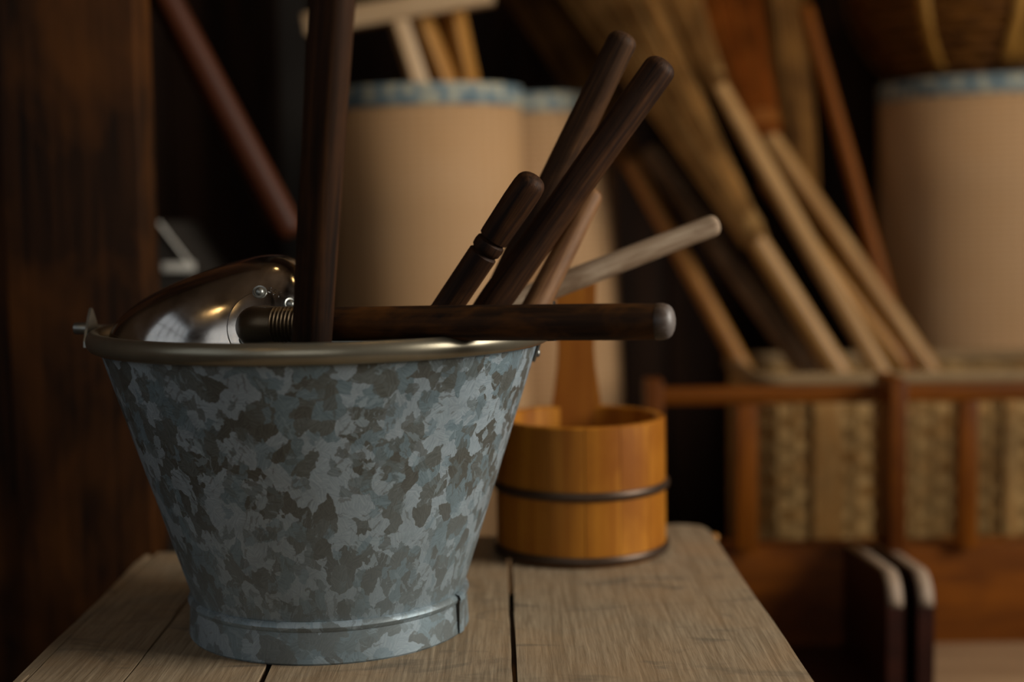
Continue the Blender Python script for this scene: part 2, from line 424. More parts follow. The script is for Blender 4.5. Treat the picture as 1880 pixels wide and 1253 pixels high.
# ---------------------------------------------------------------- bench
bench = thing('bench', 'weathered grey plank bench under the galvanised bucket and wooden dipper', 'bench', (0, 0, 0))
BYAW = -0.0123
def bx_line(px):            # x of a plank joint, read where the bench leaves the frame
    p = at(px, 1253, 1.0); d = p - CAMP; t = (ZB - CAMP.z)/d.z; q = CAMP + d*t
    return q.x + BYAW*0 - BYAW*0, q
def joint(px):
    q = bx_line(px)[1]; return q.x - math.tan(BYAW)*q.y
edges = [joint(v) for v in (24, 46, 226, 479, 946, 1496)]
ends = [1.15, 1.158, 1.172, 1.20, 1.235]
near = [.42, .425, .418, .43, .415]
gaps = [.0006, .0006, .0016, .0017, 0]
def plank_bm(x0, x1, y0, y1, th, rnd, seed):
    """board with a slightly wandering long edge and softened arrises; rnd rounds the far right corner"""
    bm = bmesh.new(); n = 26; out = []
    def wob(y, s): return .0011*noise.noise(Vector((s*5.3, y*9, seed))) + .0006*noise.noise(Vector((s*2.3, y*40, seed)))
    right = [(x1 + wob(y0+(y1-y0)*k/n, 1), y0+(y1-y0)*k/n) for k in range(n+1)]
    left = [(x0 + wob(y0+(y1-y0)*k/n, 2), y0+(y1-y0)*k/n) for k in range(n+1)]
    if rnd:
        right = [p for p in right if p[1] < y1 - rnd]
        right += [(x1 - rnd + rnd*math.cos(a), y1 - rnd + rnd*math.sin(a)) for a in (0, .3, .6, .9, 1.2, PI/2)]
    loop = right + left[::-1]
    loop = [(x + math.tan(BYAW)*y, y) for x, y in loop]
    top = [bm.verts.new((x, y, ZB)) for x, y in loop]; f = bm.faces.new(top)
    r = bmesh.ops.extrude_face_region(bm, geom=[f]); vs = [g for g in r['geom'] if isinstance(g, bmesh.types.BMVert)]
    for v in vs: v.co.z -= th
    bm.edges.ensure_lookup_table()
    es = [e for e in bm.edges if all(abs(v.co.z - ZB) < 1e-6 for v in e.verts)]
    bmesh.ops.bevel(bm, geom=es, offset=.0016, segments=2, affect='EDGES')
    return bm
for k in range(5):
    mobj('plank', plank_bm(edges[k] + (gaps[k-1] if k else 0), edges[k+1] - gaps[k], near[k], ends[k], .030, .022 if k == 4 else 0, k*3.7), BENCH, bench)
xa, xb_ = edges[0], edges[-1]
for yy in (.50, 1.10):
    box('crosspiece', (xa+.02, yy-.025, ZB-.075), (xb_-.03, yy+.025, ZB-.0302), BENCH, bench)
    for xx in (xa+.05, xb_-.075):
        box('leg', (xx-.022, yy-.022, 0), (xx+.022, yy+.022, ZB-.0752), BENCH, bench)
xe = edges[-1] + math.tan(BYAW)*1.195
rod('peg', (xe-.010, 1.195, ZB-.0045), (xe+.006, 1.195, ZB-.0035), [(0, .0040), (1, .0040)], BAMB2, bench, seg=12)

# ---------------------------------------------------------------- galvanised bucket
BX, BYC, RR, RB, HR = -.1255, .943, .15, .0928, .197
bucket = thing('galvanised_bucket', 'mottled galvanised metal bucket with brassy rolled rim, full of wooden-handled tools', 'bucket', (BX, BYC, ZB))
bm = bmesh.new()
prof = [(.0, .012), (.086, .012), (.0868, .020)] + [(.0875 + (.1405-.0875)*t, .024 + (.192-.024)*t) for t in [k/16 for k in range(17)]]
outer = [(.1432, .192)] + [(.0912 + (.1432-.0912)*t, .0275 + (.192-.0275)*t) for t in [1-k/20 for k in range(1, 21)]] + [(.0906, .0262)]
lathe(bm, prof[::-1] + [], 96); 
body_in = mobj('bucket_lining', bm, GALV, bucket)
bm = bmesh.new()
lathe(bm, [(.0906, .0255)] + [(.0912 + (.1440-.0912)*t, .0275 + (.193-.0275)*t) for t in [k/24 for k in range(25)]], 128)
body = mobj('body', bm, GALV, bucket)
bm = bmesh.new()
lathe(bm, [(.0872, .0205), (.0895, .0262), (.0912, .0268), (.0930, .0256), (.0938, .0236), (.0932, .0216), (.0922, .0204), (.0924, .018), (.0930, .006), (.0934, .0012), (.0926, 0), (.0905, .0006), (.0895, .012)], 128)
foot = mobj('foot_ring', bm, GALV, bucket)
bm = bmesh.new()
lathe(bm, [(.0945, .0010), (.0948, .0200), (.0960, .0232), (.0950, .0262), (.0925, .0272), (.0918, .0262), (.0915, .0010)], 4, True, a0=-.36, a1=-.27)
mobj('seam', bm, GALV, foot)
bm = bmesh.new()
rp = []
for k in range(18):
    a = 2*PI*k/18; rp.append((.1468 + .0052*math.cos(a), HR - .0002 + .0066*math.sin(a)))
lathe(bm, rp, 144, True)
mobj('rim', bm, RIM, bucket, label='smooth brassy grey rolled rim')
# ears and bail
for s in (-1, 1):
    bm = bmesh.new()
    x0, x1 = s*.1530, s*.1546
    erows = [(-.020, .014), (-.016, .0165), (-.012, .017), (-.0062, .017), (-.0058, .017), (-.002, .0165), (.006, .012), (.0125, .0072), (.0165, .0036), (.019, .0008)]
    def xo(z, xx): return xx if z > -.006 else s*(.0912 + (.1440-.0912)*(HR + z - .0275)/.1655) + (xx - s*.1530)
    Q = [[bm.verts.new((xo(z, xx), y, HR + z)) for xx, y in ((x0, -w_), (x0, w_), (x1, w_), (x1, -w_))] for z, w_ in erows]
    for A, B in zip(Q, Q[1:]):
        for k in range(4): bm.faces.new((A[k], A[(k+1) % 4], B[(k+1) % 4], B[k]))
    bm.faces.new(Q[0]); bm.faces.new(Q[-1][::-1])
    ear = mobj('ear', bm, STEEL, bucket, smooth=False)
    for yy in (-.009, .009):
        bm = bmesh.new(); bmesh.ops.create_uvsphere(bm, u_segments=10, v_segments=6, radius=.0030)
        for v in bm.verts: v.co = Vector((v.co.x*.5 + xo(-.014, s*.1548), v.co.y + yy, v.co.z + HR - .0145))
        mobj('rivet', bm, STEEL, ear)
    bm = bmesh.new()
    for ring in lathe(bm, [(.0016, 0), (.0036, 0), (.0040, .001), (.0040, .0085), (.0036, .0095), (.0016, .0095)], 16, True):
        for v in ring: v.co = Vector((s*(.1556 + v.co.z), v.co.x, HR + .0055 + v.co.y))
    mobj('bail_sleeve', bm, STEEL, ear)
bm = bmesh.new()
pts = []
for k in range(41):
    a = PI*k/40
    yy = .170*math.sin(a); pts.append((-.1615*math.cos(a), yy, HR + .0055 - .020*math.sin(a)**1.5))
tube(bm, pts, .0015, 8)
mobj('bail', bm, STEEL, bucket)

# ---------------------------------------------------------------- metal scoop with wooden handle
scoop = thing('metal_scoop', 'polished metal scoop turned over on the bucket, long dark handle lying across the rim', 'scoop', (BX-.07, .93, ZB+.185))
sl = Vector(scoop.location)
YC = .935
cont = [(207, 616), (213, 600), (226, 583), (246, 564), (272, 546), (302, 530), (335, 514), (370, 500), (405, 488), (440, 477), (470, 470), (500, 467), (525, 470), (545, 479), (562, 496), (576, 520), (585, 550), (591, 590), (593, 620)]
zb = ZB + .178
nu, nv = len(cont), 40
rows = []
for i, (px, py) in enumerate(cont):
    p = at(px, py, YC); t = (px - 207)/(593 - 207)
    zb = ZB + .190 - .058*t; h = max(p.z - zb, .0005)
    w = .062*max(1 - abs((t - .60)/.615)**2.3, 0.0)**.5 + .001
    rows.append((p.x, h, w, zb))
bm = bmesh.new(); vr = []
for X, h, w, zb in rows:
    ring = []
    for j in range(nv+1):
        a = PI*j/nv; c, s_ = math.cos(a), math.sin(a)
        ring.append(bm.verts.new((X, YC - w*math.copysign(abs(c)**.62, c), zb + h*s_**.90)))
    vr.append(ring)
for A, B in zip(vr, vr[1:]):
    for j in range(nv): bm.faces.new((A[j], A[j+1], B[j+1], B[j]))
bmesh.ops.recalc_face_normals(bm, faces=bm.faces)
for f in bm.faces:
    c = f.calc_center_median()
    break
bvh = BVHTree.FromBMesh(bm)
lipn = [r[0].co.copy() for r in vr]; lipf = [r[-1].co.copy() for r in vr]
for v in bm.verts: v.co -= sl
bowl = mobj('bowl', bm, ALU, scoop)
bowl.data.set_sharp_from_angle(angle=math.radians(80))
md = bowl.modifiers.new('sub', 'SUBSURF'); md.levels = md.render_levels = 2
md = bowl.modifiers.new('thick', 'SOLIDIFY'); md.thickness = .0012; md.offset = -1
bm = bmesh.new(); lip = lipn + lipf[::-1]
tube(bm, [p - sl for p in lip], .0020, 8, closed=True)
mobj('lip', bm, ALU, bowl)
# socket plate lying on the bowl
ctr = at(492, 600, .875)
nrm = Vector((.30, -.93, .20)).normalized()
loc, nn, _, _ = bvh.ray_cast(ctr + nrm*.08, -nrm)
Sb = loc if loc else ctr
ta = nrm.orthogonal().normalized(); ta = Vector((0, 0, 1)) - nrm*nrm.z; ta.normalize(); tb2 = nrm.cross(ta)
def onbowl(r, a, lift):
    p = Sb + (ta*math.sin(a) - tb2*math.cos(a)*-1)*r if False else Sb + ta*(math.sin(a)*r) + tb2*(math.cos(a)*r)
    l, n_, _, _ = bvh.ray_cast(p + nrm*.08, -nrm)
    if l is None:
        l, n_, _, _ = bvh.find_nearest(p)
    if n_.dot(nrm) < 0: n_ = -n_
    return l + n_*lift, n_
bm = bmesh.new(); prev = None; seg = 56
radii = [.004, .008, .012, .016, .019, .0215, .0232, .0240]
lifts = [.0014]*6 + [.0013, .0002]
for r, lf in zip(radii, lifts):
    ring = [bm.verts.new(onbowl(r, 2*PI*k/seg, lf)[0] - sl) for k in range(seg)]
    if prev:
        for k in range(seg): bm.faces.new((prev[k], prev[(k+1) % seg], ring[(k+1) % seg], ring[k]))
    prev = ring
plate = mobj('socket_plate', bm, ALU, scoop)
for px, py in ((477, 538), (452, 624), (532, 560)):
    q = at(px, py, .88); d = (q - CAMP).normalized(); l, n_, _, _ = bvh.ray_cast(CAMP, d)
    if l is None: continue
    if n_.dot(d) > 0: n_ = -n_
    bm = bmesh.new(); mq = n_.to_track_quat('Z', 'Y').to_matrix()
    for ring in lathe(bm, [(.0046, .0011), (.0042, .0019), (.0034, .0016), (.0029, .0017), (.0025, .0030), (.0014, .0038), (.0002, .0040)], 18):
        for v in ring: v.co = mq @ v.co + l - sl
    mobj('rivet', bm, STEEL, plate)
# embossed maker's letters beside the upper rivet
for ch, px, py in (('C', 495, 535), ('S', 504, 539), ('E', 513, 543)):
    q = at(px, py, .88); d = (q - CAMP).normalized(); l, n_, _, _ = bvh.ray_cast(CAMP, d)
    if l is None: continue
    if n_.dot(d) > 0: n_ = -n_
    cu = bpy.data.curves.new('letter', 'FONT'); cu.body = ch; cu.size = .0052; cu.extrude = .0004; cu.align_x = 'CENTER'; cu.align_y = 'CENTER'; cu.resolution_u = 2
    to = bpy.data.objects.new('tmp', cu); C.objects.link(to)
    me = bpy.data.meshes.new_from_object(to.evaluated_get(bpy.context.evaluated_depsgraph_get()))
    bpy.data.objects.remove(to); me.name = 'letter'; me.materials.clear(); me.materials.append(ALU)
    zc = n_; up = Vector((.12, 0, 1)); xc = up.cross(zc).normalized(); yc = zc.cross(xc)
    R3 = Matrix((xc, yc, zc)).transposed().to_4x4()
    o = link(bpy.data.objects.new('letter', me), plate); o.matrix_local = Matrix.Translation(l + zc*.0016 - sl) @ R3
# socket neck and handle
h0, h1 = at(506, 596.0, .856), at(1238, 590.5, .800)
hd = (h1 - h0).normalized()
bm = bmesh.new()
n0 = Sb - nrm*.004
npts, nrad = [], []
for k in range(15):
    t = k/14
    p = (n0*(1-t)**2 + (h0 - hd*.022)*2*t*(1-t) + h0*t*t); npts.append(p - sl)
    nrad.append(.0150*(1-t)**1.6 + .0104*(1-(1-t)**1.6))
for k in range(44):
    npts.append(h0 + hd*(.0006*(k+.5)) - sl); nrad.append(.0104 + .0006*math.cos(k*PI/2))
tube(bm, npts, nrad, 32)
mobj('socket', bm, DARKSTEEL, scoop, label='dark ribbed metal socket')
hh0 = h0 + hd*.012
hobj = rod('handle', hh0, h1, [(0, .0100), (.1, .0103), (.5, .0104), (.9, .0107), (1, .0102)], SCOOPW, scoop, seg=36, wob=.03, seed=2)
hobj['label'] = 'dark scuffed round wooden handle with worn end'
Mx, L = axis_matrix(hh0, h1)
bm = bmesh.new()
lathe(bm, [(.01045, L-.0105), (.0106, L-.0082), (.0104, L-.0060), (.0096, L-.0034), (.0080, L-.0014), (.0055, L-.0002), (.0025, L+.0005), (.0003, L+.0006)], 32)
cap = mobj('worn_end', bm, ENDW, scoop, label='rubbed end of the handle with a pale painted-in highlight')
cap.matrix_basis = Matrix.Translation(-sl) @ Mx

# ---------------------------------------------------------------- other tool handles standing in the bucket
G = 'tool handles standing in the bucket'
def handle(name, tip, low, inner, prof, mat, label, **kw):
    """tip/low: (px, py, depth); inner: metres to continue below 'low' into the bucket"""
    a, b = at(*low), at(*tip); d = (b - a).normalized()
    o = rod(name, a - d*inner, b, prof, mat, **kw)
    return tag(o, label, 'tool handle', G)
handle('wooden_pole', (634, -420, .715), (572, 628, .822), .183, [(0, .0108), (.45, .0114), (1, .0122)], POLEW,
       'thick dark upright pole rising out of the top of the picture', seg=32, wob=.04, seed=1, facet=.03)
Lh = None
a, b = at(820, 566, .915), at(978, 326, .893); L4 = (b-a).length + .12
def gp(dist, r): return (1 - dist/L4, r)
handle('turned_handle', (984, 322, .893), (820, 566, .915), .12,
       [(0, .0090)] + sorted([gp(.0625, .0096), gp(.0605, .0096), gp(.0590, .0080), gp(.0572, .0096), gp(.0540, .0099), gp(.0512, .0095), gp(.0498, .0080), gp(.0484, .0096), gp(.046, .0098), gp(.02, .0103), gp(.004, .0100)]) + [(1, .0098)],
       DARKW, 'short dark turned handle with two grooves round it and a rounded end', seg=36)
handle('rounded_handle', (1150, 60, .955), (905, 562, .976), .13, [(0, .0094), (.4, .0100), (1, .0101)], DARKW2,
       'tallest of the dark leaning handles, end worn and brownish', seg=30, wob=.03, seed=4)
handle('rounded_handle', (1222, 110, .925), (899, 566, .936), .13, [(0, .0098), (.32, .0098), (.42, .0110), (.6, .0104), (.9, .0107), (1, .0107)], DARKW,
       'long dark handle crossing in front of another, smooth purplish tip', seg=30, wob=.03, seed=5)
handle('tapered_handle', (1092, 350, 1.000), (984, 562, .962), .10, [(0, .0098), (.5, .0093), (1, .0074)], MIDW,
       'faded light brown tapered handle leaning behind the dark ones', seg=28, wob=.03, seed=6)
handle('pale_handle', (1320, 410, 1.035), (950, 553, 1.017), .07, [(0, .0085), (.4, .0083), (1, .0080)], PALEW,
       'pale bleached stick sloping low out to the right', seg=26, wob=.05, seed=8)

# ---------------------------------------------------------------- wooden dipper
DX, DY, DR, DH = .0545, 1.148, .0690, .1100
dip = thing('wooden_dipper', 'honey coloured round wooden water dipper with two dark hoops and tall handle', 'dipper', (DX, DY, ZB))
ns = 15; th = .0085
for k in range(ns):
    a0 = PI/2 - PI/ns + 2*PI*k/ns; g = .0012/DR*.5
    if k == 0: continue
    bm = bmesh.new()
    lathe(bm, [(DR-.001, 0), (DR, .001), (DR, DH-.0015), (DR-.0015, DH), (DR-th+.0015, DH), (DR-th, DH-.0015), (DR-th, 0)], 7, True, a0=a0+g*.4, a1=a0+2*PI/ns-g*.4)
    for side in (0, 1):
        pass
    bmesh.ops.holes_fill(bm, edges=[e for e in bm.edges if e.is_boundary])
    mobj('stave', bm, CYP, dip)
bm = bmesh.new()
# extended back stave: outline (half width, height)
outl = [(.0148, 0), (.0150, DH-.02), (.0210, DH-.004), (.0205, DH+.004), (.0185, DH+.018), (.0163, DH+.034), (.0153, DH+.050), (.0158, DH+.070), (.0172, DH+.092), (.0178, DH+.105), (.0165, DH+.113), (.0120, DH+.117)]
pl = [(w, z) for w, z in outl] + [(-w, z) for w, z in outl[::-1]]
def yb(x, out): return math.sqrt(max((DR if out else DR-th)**2 - x*x, 1e-6)) - (.0 if out else 0)
A = [bm.verts.new((x, (DR-th-.001) - x*x*3.0, z)) for x, z in pl]; B = [bm.verts.new((x, DR - x*x*5.0, z)) for x, z in pl]
bm.faces.new(A); bm.faces.new(B[::-1])
for k in range(len(pl)): bm.faces.new((A[k], A[(k+1) % len(pl)], B[(k+1) % len(pl)], B[k]))
es = [e for e in bm.edges if abs(e.verts[0].co.y - e.verts[1].co.y) < .004 and (e.verts[0] in A) == (e.verts[1] in A)]
bmesh.ops.bevel(bm, geom=es, offset=.0009, segments=2, affect='EDGES')
mobj('handle', bm, CYPH, dip, smooth=True, label='tall flat waisted handle, the longest stave')
bm = bmesh.new(); lathe(bm, [(.0, .010), (DR-th-.0003, .010), (DR-th-.0003, .018), (0.0, .018)], 48)
mobj('bottom', bm, CYP, dip)
for z in (.0052, .0560):
    bm = bmesh.new(); lathe(bm, [(DR + .0010 + .0022*math.cos(2*PI*k/10), z + .0036*math.sin(2*PI*k/10)) for k in range(10)], 96, True)
    mobj('hoop', bm, HOOP, dip)

# ---------------------------------------------------------------- left post and things behind it
px_ = -.3155
post = thing('timber_post', 'broad dark stained timber post beside the bench, at the left edge', 'post', (-.375, 1.25, 0))
box('post_board', (-.0585, -.030, 0), (.0595, .030, 2.498), POST, post, bevel=.004)
box('post_board', (-.19, -.022, 0), (-.0600, .030, 2.498), POST, post, bevel=.003)
box('post_board', (-.36, -.026, 0), (-.1915, .030, 2.498), POST, post, bevel=.003)
tag(rod('leaning_rod', at(-520, -1560, 1.36), at(536, 436, 1.47), [(0, .0160), (1, .0160)], ROSE, seg=24), 'dark reddish wooden rod slanting down in the gloom behind the post', 'rod')
tag(box('upright_batten', (at(516, 200, 2.15).x, 2.14, 0), (at(572, 200, 2.15).x, 2.19, 2.498), GREYP, bevel=.003), 'dim grey upright batten behind the thick pole', 'batten')
# sloping grey bin with a pale tag
bn = at(320, 480, 1.62)
binn = thing('grey_bin', 'dim grey box with sloping front edge and pale tag, behind the scoop', 'box', (bn.x, 1.62, 0))
bm = bmesh.new()
zt = at(290, 408, 1.62).z; z2 = at(352, 492, 1.62).z
poly = [(-.16, 0), (.085, 0), (.085, z2-.05), (at(352, 488, 1.62).x - bn.x, z2), (at(292, 408, 1.62).x - bn.x, zt), (-.16, zt)]
A = [bm.verts.new((x, 0, z)) for x, z in poly]; B = [bm.verts.new((x, .2, z)) for x, z in poly]
bm.faces.new(A); bm.faces.new(B[::-1])
for k in range(len(poly)): bm.faces.new((A[k], A[(k+1) % len(poly)], B[(k+1) % len(poly)], B[k]))
mobj('bin_body', bm, GREYP, binn, smooth=False)
bm = bmesh.new(); tube(bm, [at(291, 409, 1.617) - Vector(binn.location), at(351, 487, 1.617) - Vector(binn.location)], .0018, 8)
mobj('edge_strip', bm, TAGM, binn)
p0, p1 = at(299, 499, 1.616) - Vector(binn.location), at(356, 482, 1.616) - Vector(binn.location)
box('tag', (p0.x, -.007, p0.z), (p1.x, -.0002, p1.z), TAGM, binn, bevel=.001)

# ---------------------------------------------------------------- rolled mats
def mat_roll(px, Y, r, ztop, lean, label, py=420):
    c = at(px, py, Y)
    root = thing('rolled_mat', label, 'rolled mat', (c.x + math.tan(lean)*c.z*1.0, Y, 0), (0, -lean, 0), 'rolled straw mats')
    def spiral(z0, z1, dr, turns=2.6, close=False):
        bm = bmesh.new(); uv = bm.loops.layers.uv.verify(); n = int(turns*72); pts = []
        for k in range(n+1):
            a = PI*.45 + 2*PI*turns*k/n; rr = r + dr - .009*(a - PI*.45)/(2*PI)
            pts.append((rr*math.cos(a), rr*math.sin(a)))
        zs = [z0 + (z1-z0)*j/6 for j in range(7)]
        V = [[bm.verts.new((x, y, z)) for z in zs] for x, y in pts]
        arc = 0
        for k in range(n):
            d = math.hypot(pts[k+1][0]-pts[k][0], pts[k+1][1]-pts[k][1])
            for j in range(6):
                f = bm.faces.new((V[k][j], V[k+1][j], V[k+1][j+1], V[k][j+1]))
                for lp, (u, z) in zip(f.loops, ((arc, zs[j]), (arc+d, zs[j]), (arc+d, zs[j+1]), (arc, zs[j+1]))): lp[uv].uv = (u, z)
            arc += d
        return bm
    m = mobj('mat', spiral(.001, ztop - .0005, 0), TAT, root)
    md = m.modifiers.new('thick', 'SOLIDIFY'); md.thickness = .0035; md.offset = -1
    for z0, z1 in ((ztop - .024, ztop + .001), (.0005, .024)):
        b = mobj('cloth_border', spiral(z0, z1, .0014, 2.6), BRO, root, label='blue patterned cloth border')
        md = b.modifiers.new('thick', 'SOLIDIFY'); md.thickness = .0012; md.offset = -1
    return root
mat_roll(788, 1.74, .124, ZB + .424, .018, 'rolled straw mat with blue cloth border, nearest, behind the bucket')
mat_roll(977, 1.965, .122, ZB + .430, .030, 'rolled straw mat half hidden behind the nearest one, beside the brooms')
rollc = mat_roll(1806, 2.02, .146, ZB + .449, .012, 'wide rolled straw mat at the right edge, under a brown basket', 400)

# slats and a cross-headed tool standing inside the nearest roll
def slat(name, p_top, p_bot, w, d, mat, parent=None, tw=0.0):
    Mx, L = axis_matrix(p_bot, p_top); bm = bmesh.new()
    add_box(bm, (-w/2, -d/2, 0), (w/2, d/2, L), .002)
    o = mobj(name, bm, mat, parent)
    mm = Mx @ Matrix.Rotation(tw, 4, 'Z')
    o.matrix_basis = mm if parent is None else Matrix.Translation(-Vector(parent.location)) @ mm
    return o
rk = thing('wooden_rake', 'pale wooden rake with a thick cross head, standing head up in the mat roll', 'rake', at(930, 640, 1.745))
slat('handle', at(722, 10, 1.735), at(930, 640, 1.745), .020, .020, SLATW, rk, .3)
slat('cross_head', at(905, -12, 1.735), at(560, 48, 1.735), .028, .026, SLATW, rk, 0)
tag(slat('square_stick', at(735, -60, 1.770), at(925, 420, 1.765), .021, .021, SLATO, None, .75), 'amber square slat between two others, standing in the mat roll', 'slat', 'slats standing in the mat roll')
tag(slat('square_stick', at(812, -60, 1.780), at(888, 300, 1.795), .024, .024, SLATO, None, .6), 'upright square slat, rightmost of those standing in the mat roll', 'slat', 'slats standing in the mat roll')

# ---------------------------------------------------------------- red-brown rack with trays
RYB, RYF = 1.52, 1.275
rack = thing('wooden_rack', 'low red-brown wooden rack with open trays, upright posts and top rail', 'rack', (.45, 1.52, 0))
def rbox(name, x0, x1, y0, y1, z0, z1, mat, bevel=.003, **kw):
    l = Vector(rack.location); return box(name, (x0-l.x, y0-l.y, z0-l.z), (x1-l.x, y1-l.y, z1-l.z), mat, rack, bevel=bevel, **kw)
xr0, xr1 = at(1188, 720, RYB).x, .86
zt0, zt1 = at(1500, 737, RYB).z, at(1500, 707, RYB).z
zp = at(1500, 1006, RYB).z; zf = at(1745, 1178, RYB).z
rbox('top_rail', xr0, xr1, RYB-.018, RYB+.004, zt0, zt1, RED)
def post(pxa, pxb, name='post', y0=RYB-.016, y1=RYB+.002, top=None, bot=None):
    xa, xb = at(pxa, 850, y0).x, at(pxb, 850, y0).x
    return rbox(name, xa, xb, y0, y1, zp if bot is None else bot, zt0 if top is None else top, REDZ)
post(1186, 1219, 'end_post', RYB-.020, RYB+.008, zt1+.010, 0)
post(1352, 1392)
post(1634, 1666, 'divider_post', RYB-.060, RYB+.006, zt1+.012)
post(1762, 1797)
post(2010, 2050, 'end_post', RYB-.020, RYB+.008, zt1+.010, 0)
rbox('back_panel', xr0+.012, xr1, RYB-.002, RYB+.014, .05, zp, RED)
rbox('ledge', xr0+.012, xr1, RYB+.0142, RYB+.036, zp-.016, zp+.002, RED)
RYF = 1.335
xd1, xd2 = at(1664, 1120, RYF).x, at(1716, 1150, RYF).x
zfr = at(1650, 1062, RYF).z
def side_board(x0, x1):
    l = Vector(rack.location); bm = bmesh.new(); zt = zp + .004; r = .030
    pr = [(RYB-.0025, zf-.03), (RYB-.0025, zt)] + [(RYF + r - r*math.sin(a), zfr - r + r*math.cos(a)) for a in [k*PI/16 for k in range(9)]] + [(RYF, zf-.03)]
    A = [bm.verts.new((x0-l.x, y-l.y, z)) for y, z in pr]; B = [bm.verts.new((x1-l.x, y-l.y, z)) for y, z in pr]
    bm.faces.new(A); bm.faces.new(B[::-1])
    for k in range(len(pr)): bm.faces.new((A[k], A[(k+1) % len(pr)], B[(k+1) % len(pr)], B[k]))
    o = mobj('side_board', bm, DARKB, rack, label='dark side board with pale rubbed top edge')
    bm = bmesh.new(); e = pr[1:-1]
    V = [[bm.verts.new((xx-l.x, y-l.y + dy, z + dz)) for xx in (x0+.001, x1-.001) for dy, dz in ((0, 0.0012),)] for y, z in e]
    for a, b in zip(V, V[1:]): bm.faces.new((a[0], a[1], b[1], b[0]))
    w = mobj('worn_edge', bm, WORN, o)
    md = w.modifiers.new('t', 'SOLIDIFY'); md.thickness = .0013
    return o
side_board(xd1 - .018, xd1 - .002); side_board(xd2 - .016, xd2)
side_board(.735, .751); side_board(xr0 + .045, xr0 + .060)
rbox('tray_floor', xr0+.0605, xd1-.0185, RYF, RYB-.003, zf-.016, zf, DARKB)  # unlit tray: its shade is put in by the dark board colour
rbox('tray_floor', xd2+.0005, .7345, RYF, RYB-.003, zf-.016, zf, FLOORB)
for xx in (xr0+.07, xd2, .70):
    rbox('leg', xx-.018, xx+.018, RYF+.01, RYF+.045, 0, zf-.031 if xx == xd2 else zf-.0162, REDZ)

# ---------------------------------------------------------------- tall wicker bin
WX0, WX1, WY0, WY1 = at(1392, 800, 1.63).x, .90, 1.63, 1.868
WZ = at(1500, 688, 1.63).z
wbin = thing('wicker_bin', 'tall straw coloured wicker bin behind the red-brown rack, holding brooms', 'basket', ((WX0+WX1)/2, (WY0+WY1)/2, 0))
wl = Vector(wbin.location)
def perim(n_corner=4, inset=0.0):
    x0, x1, y0, y1 = WX0+inset, WX1-inset, WY0+inset, WY1-inset; r = .03; pts = []
    for cx, cy, a0 in ((x1-r, y0+r, -PI/2), (x1-r, y1-r, 0), (x0+r, y1-r, PI/2), (x0+r, y0+r, PI)):
        for k in range(n_corner+1):
            a = a0 + PI/2*k/n_corner; pts.append(Vector((cx + r*math.cos(a), cy + r*math.sin(a), 0)))
    return pts
def resample(pts, step):
    n = len(pts); out = []; segs = [(pts[i], pts[(i+1) % n]) for i in range(n)]; tot = sum((b-a).length for a, b in segs)
    m = int(round(tot/step)); m += m % 2; st = tot/m; acc = 0; nxt = 0
    for a, b in segs:
        L_ = (b-a).length
        while nxt <= acc + L_ - 1e-9 and len(out) < m:
            out.append((a + (b-a)*((nxt-acc)/L_), Vector(((b-a).y, -(b-a).x, 0)).normalized())); nxt += st
        acc += L_
    return out
stk = resample(perim(), .0115)
def weaver(parity, z, h):
    bm = bmesh.new(); V = []; sp = []
    fine = stk
    for k, (p, nr) in enumerate(fine):
        o_ = .0032*math.sin((k + parity*2)*PI/2)
        q = p + nr*o_ - wl; V.append([bm.verts.new((q.x, q.y, z)), bm.verts.new((q.x, q.y, z+h)), bm.verts.new((q.x-nr.x*.002, q.y-nr.y*.002, z+h)), bm.verts.new((q.x-nr.x*.002, q.y-nr.y*.002, z))])
    for a, b in zip(V, V[1:] + V[:1]):
        for j in range(4): bm.faces.new((a[j], b[j], b[(j+1) % 4], a[(j+1) % 4]))
    return bm
nw = 38; step = (WZ - .02)/nw
base_m = [None, None]
for k in range(nw):
    z = .012 + k*step; h = step*.90
    if base_m[k % 2] is None:
        o = mobj('weaver', weaver(k % 2, 0, h), WICK, wbin, smooth=False); base_m[k % 2] = o
    else:
        o = base_m[k % 2].copy(); link(o); o.parent = wbin
    o.location = (0, 0, z)
sk = None
for k, (p, nr) in enumerate(stk[1::2]):
    q = p - wl
    if sk is None:
        bm = bmesh.new(); add_box(bm, (-.0035, -.0012, 0), (.0035, .0012, WZ - .012), .0006); sk = mobj('stake', bm, WICK, wbin); o = sk
    else: o = sk.copy(); link(o); o.parent = wbin
    o.location = (q.x, q.y, .006); o.rotation_euler = (0, 0, math.atan2(nr.y, nr.x) + PI/2)
bm = bmesh.new()
tube(bm, [p + Vector((0, 0, WZ - .006)) - wl for p in perim(6)], .0085, 10, closed=True)
mobj('basket_rim', bm, TIE, wbin)
box('basket_floor', (WX0+.012-wl.x, WY0+.012-wl.y, .002), (WX1-.012-wl.x, WY1-.012-wl.y, .010), WICK, wbin)
# pale upright bands woven into the front of the bin
for pxa, pxb in ((1492, 1545), (1840, 1868)):
    x0, x1 = at(pxa, 850, WY0).x - wl.x, at(pxb, 850, WY0).x - wl.x
    box('band', (x0, WY0 - .0078 - wl.y, .02), (x1, WY0 - .0056 - wl.y, WZ - .016), WICK, wbin, bevel=.0006)

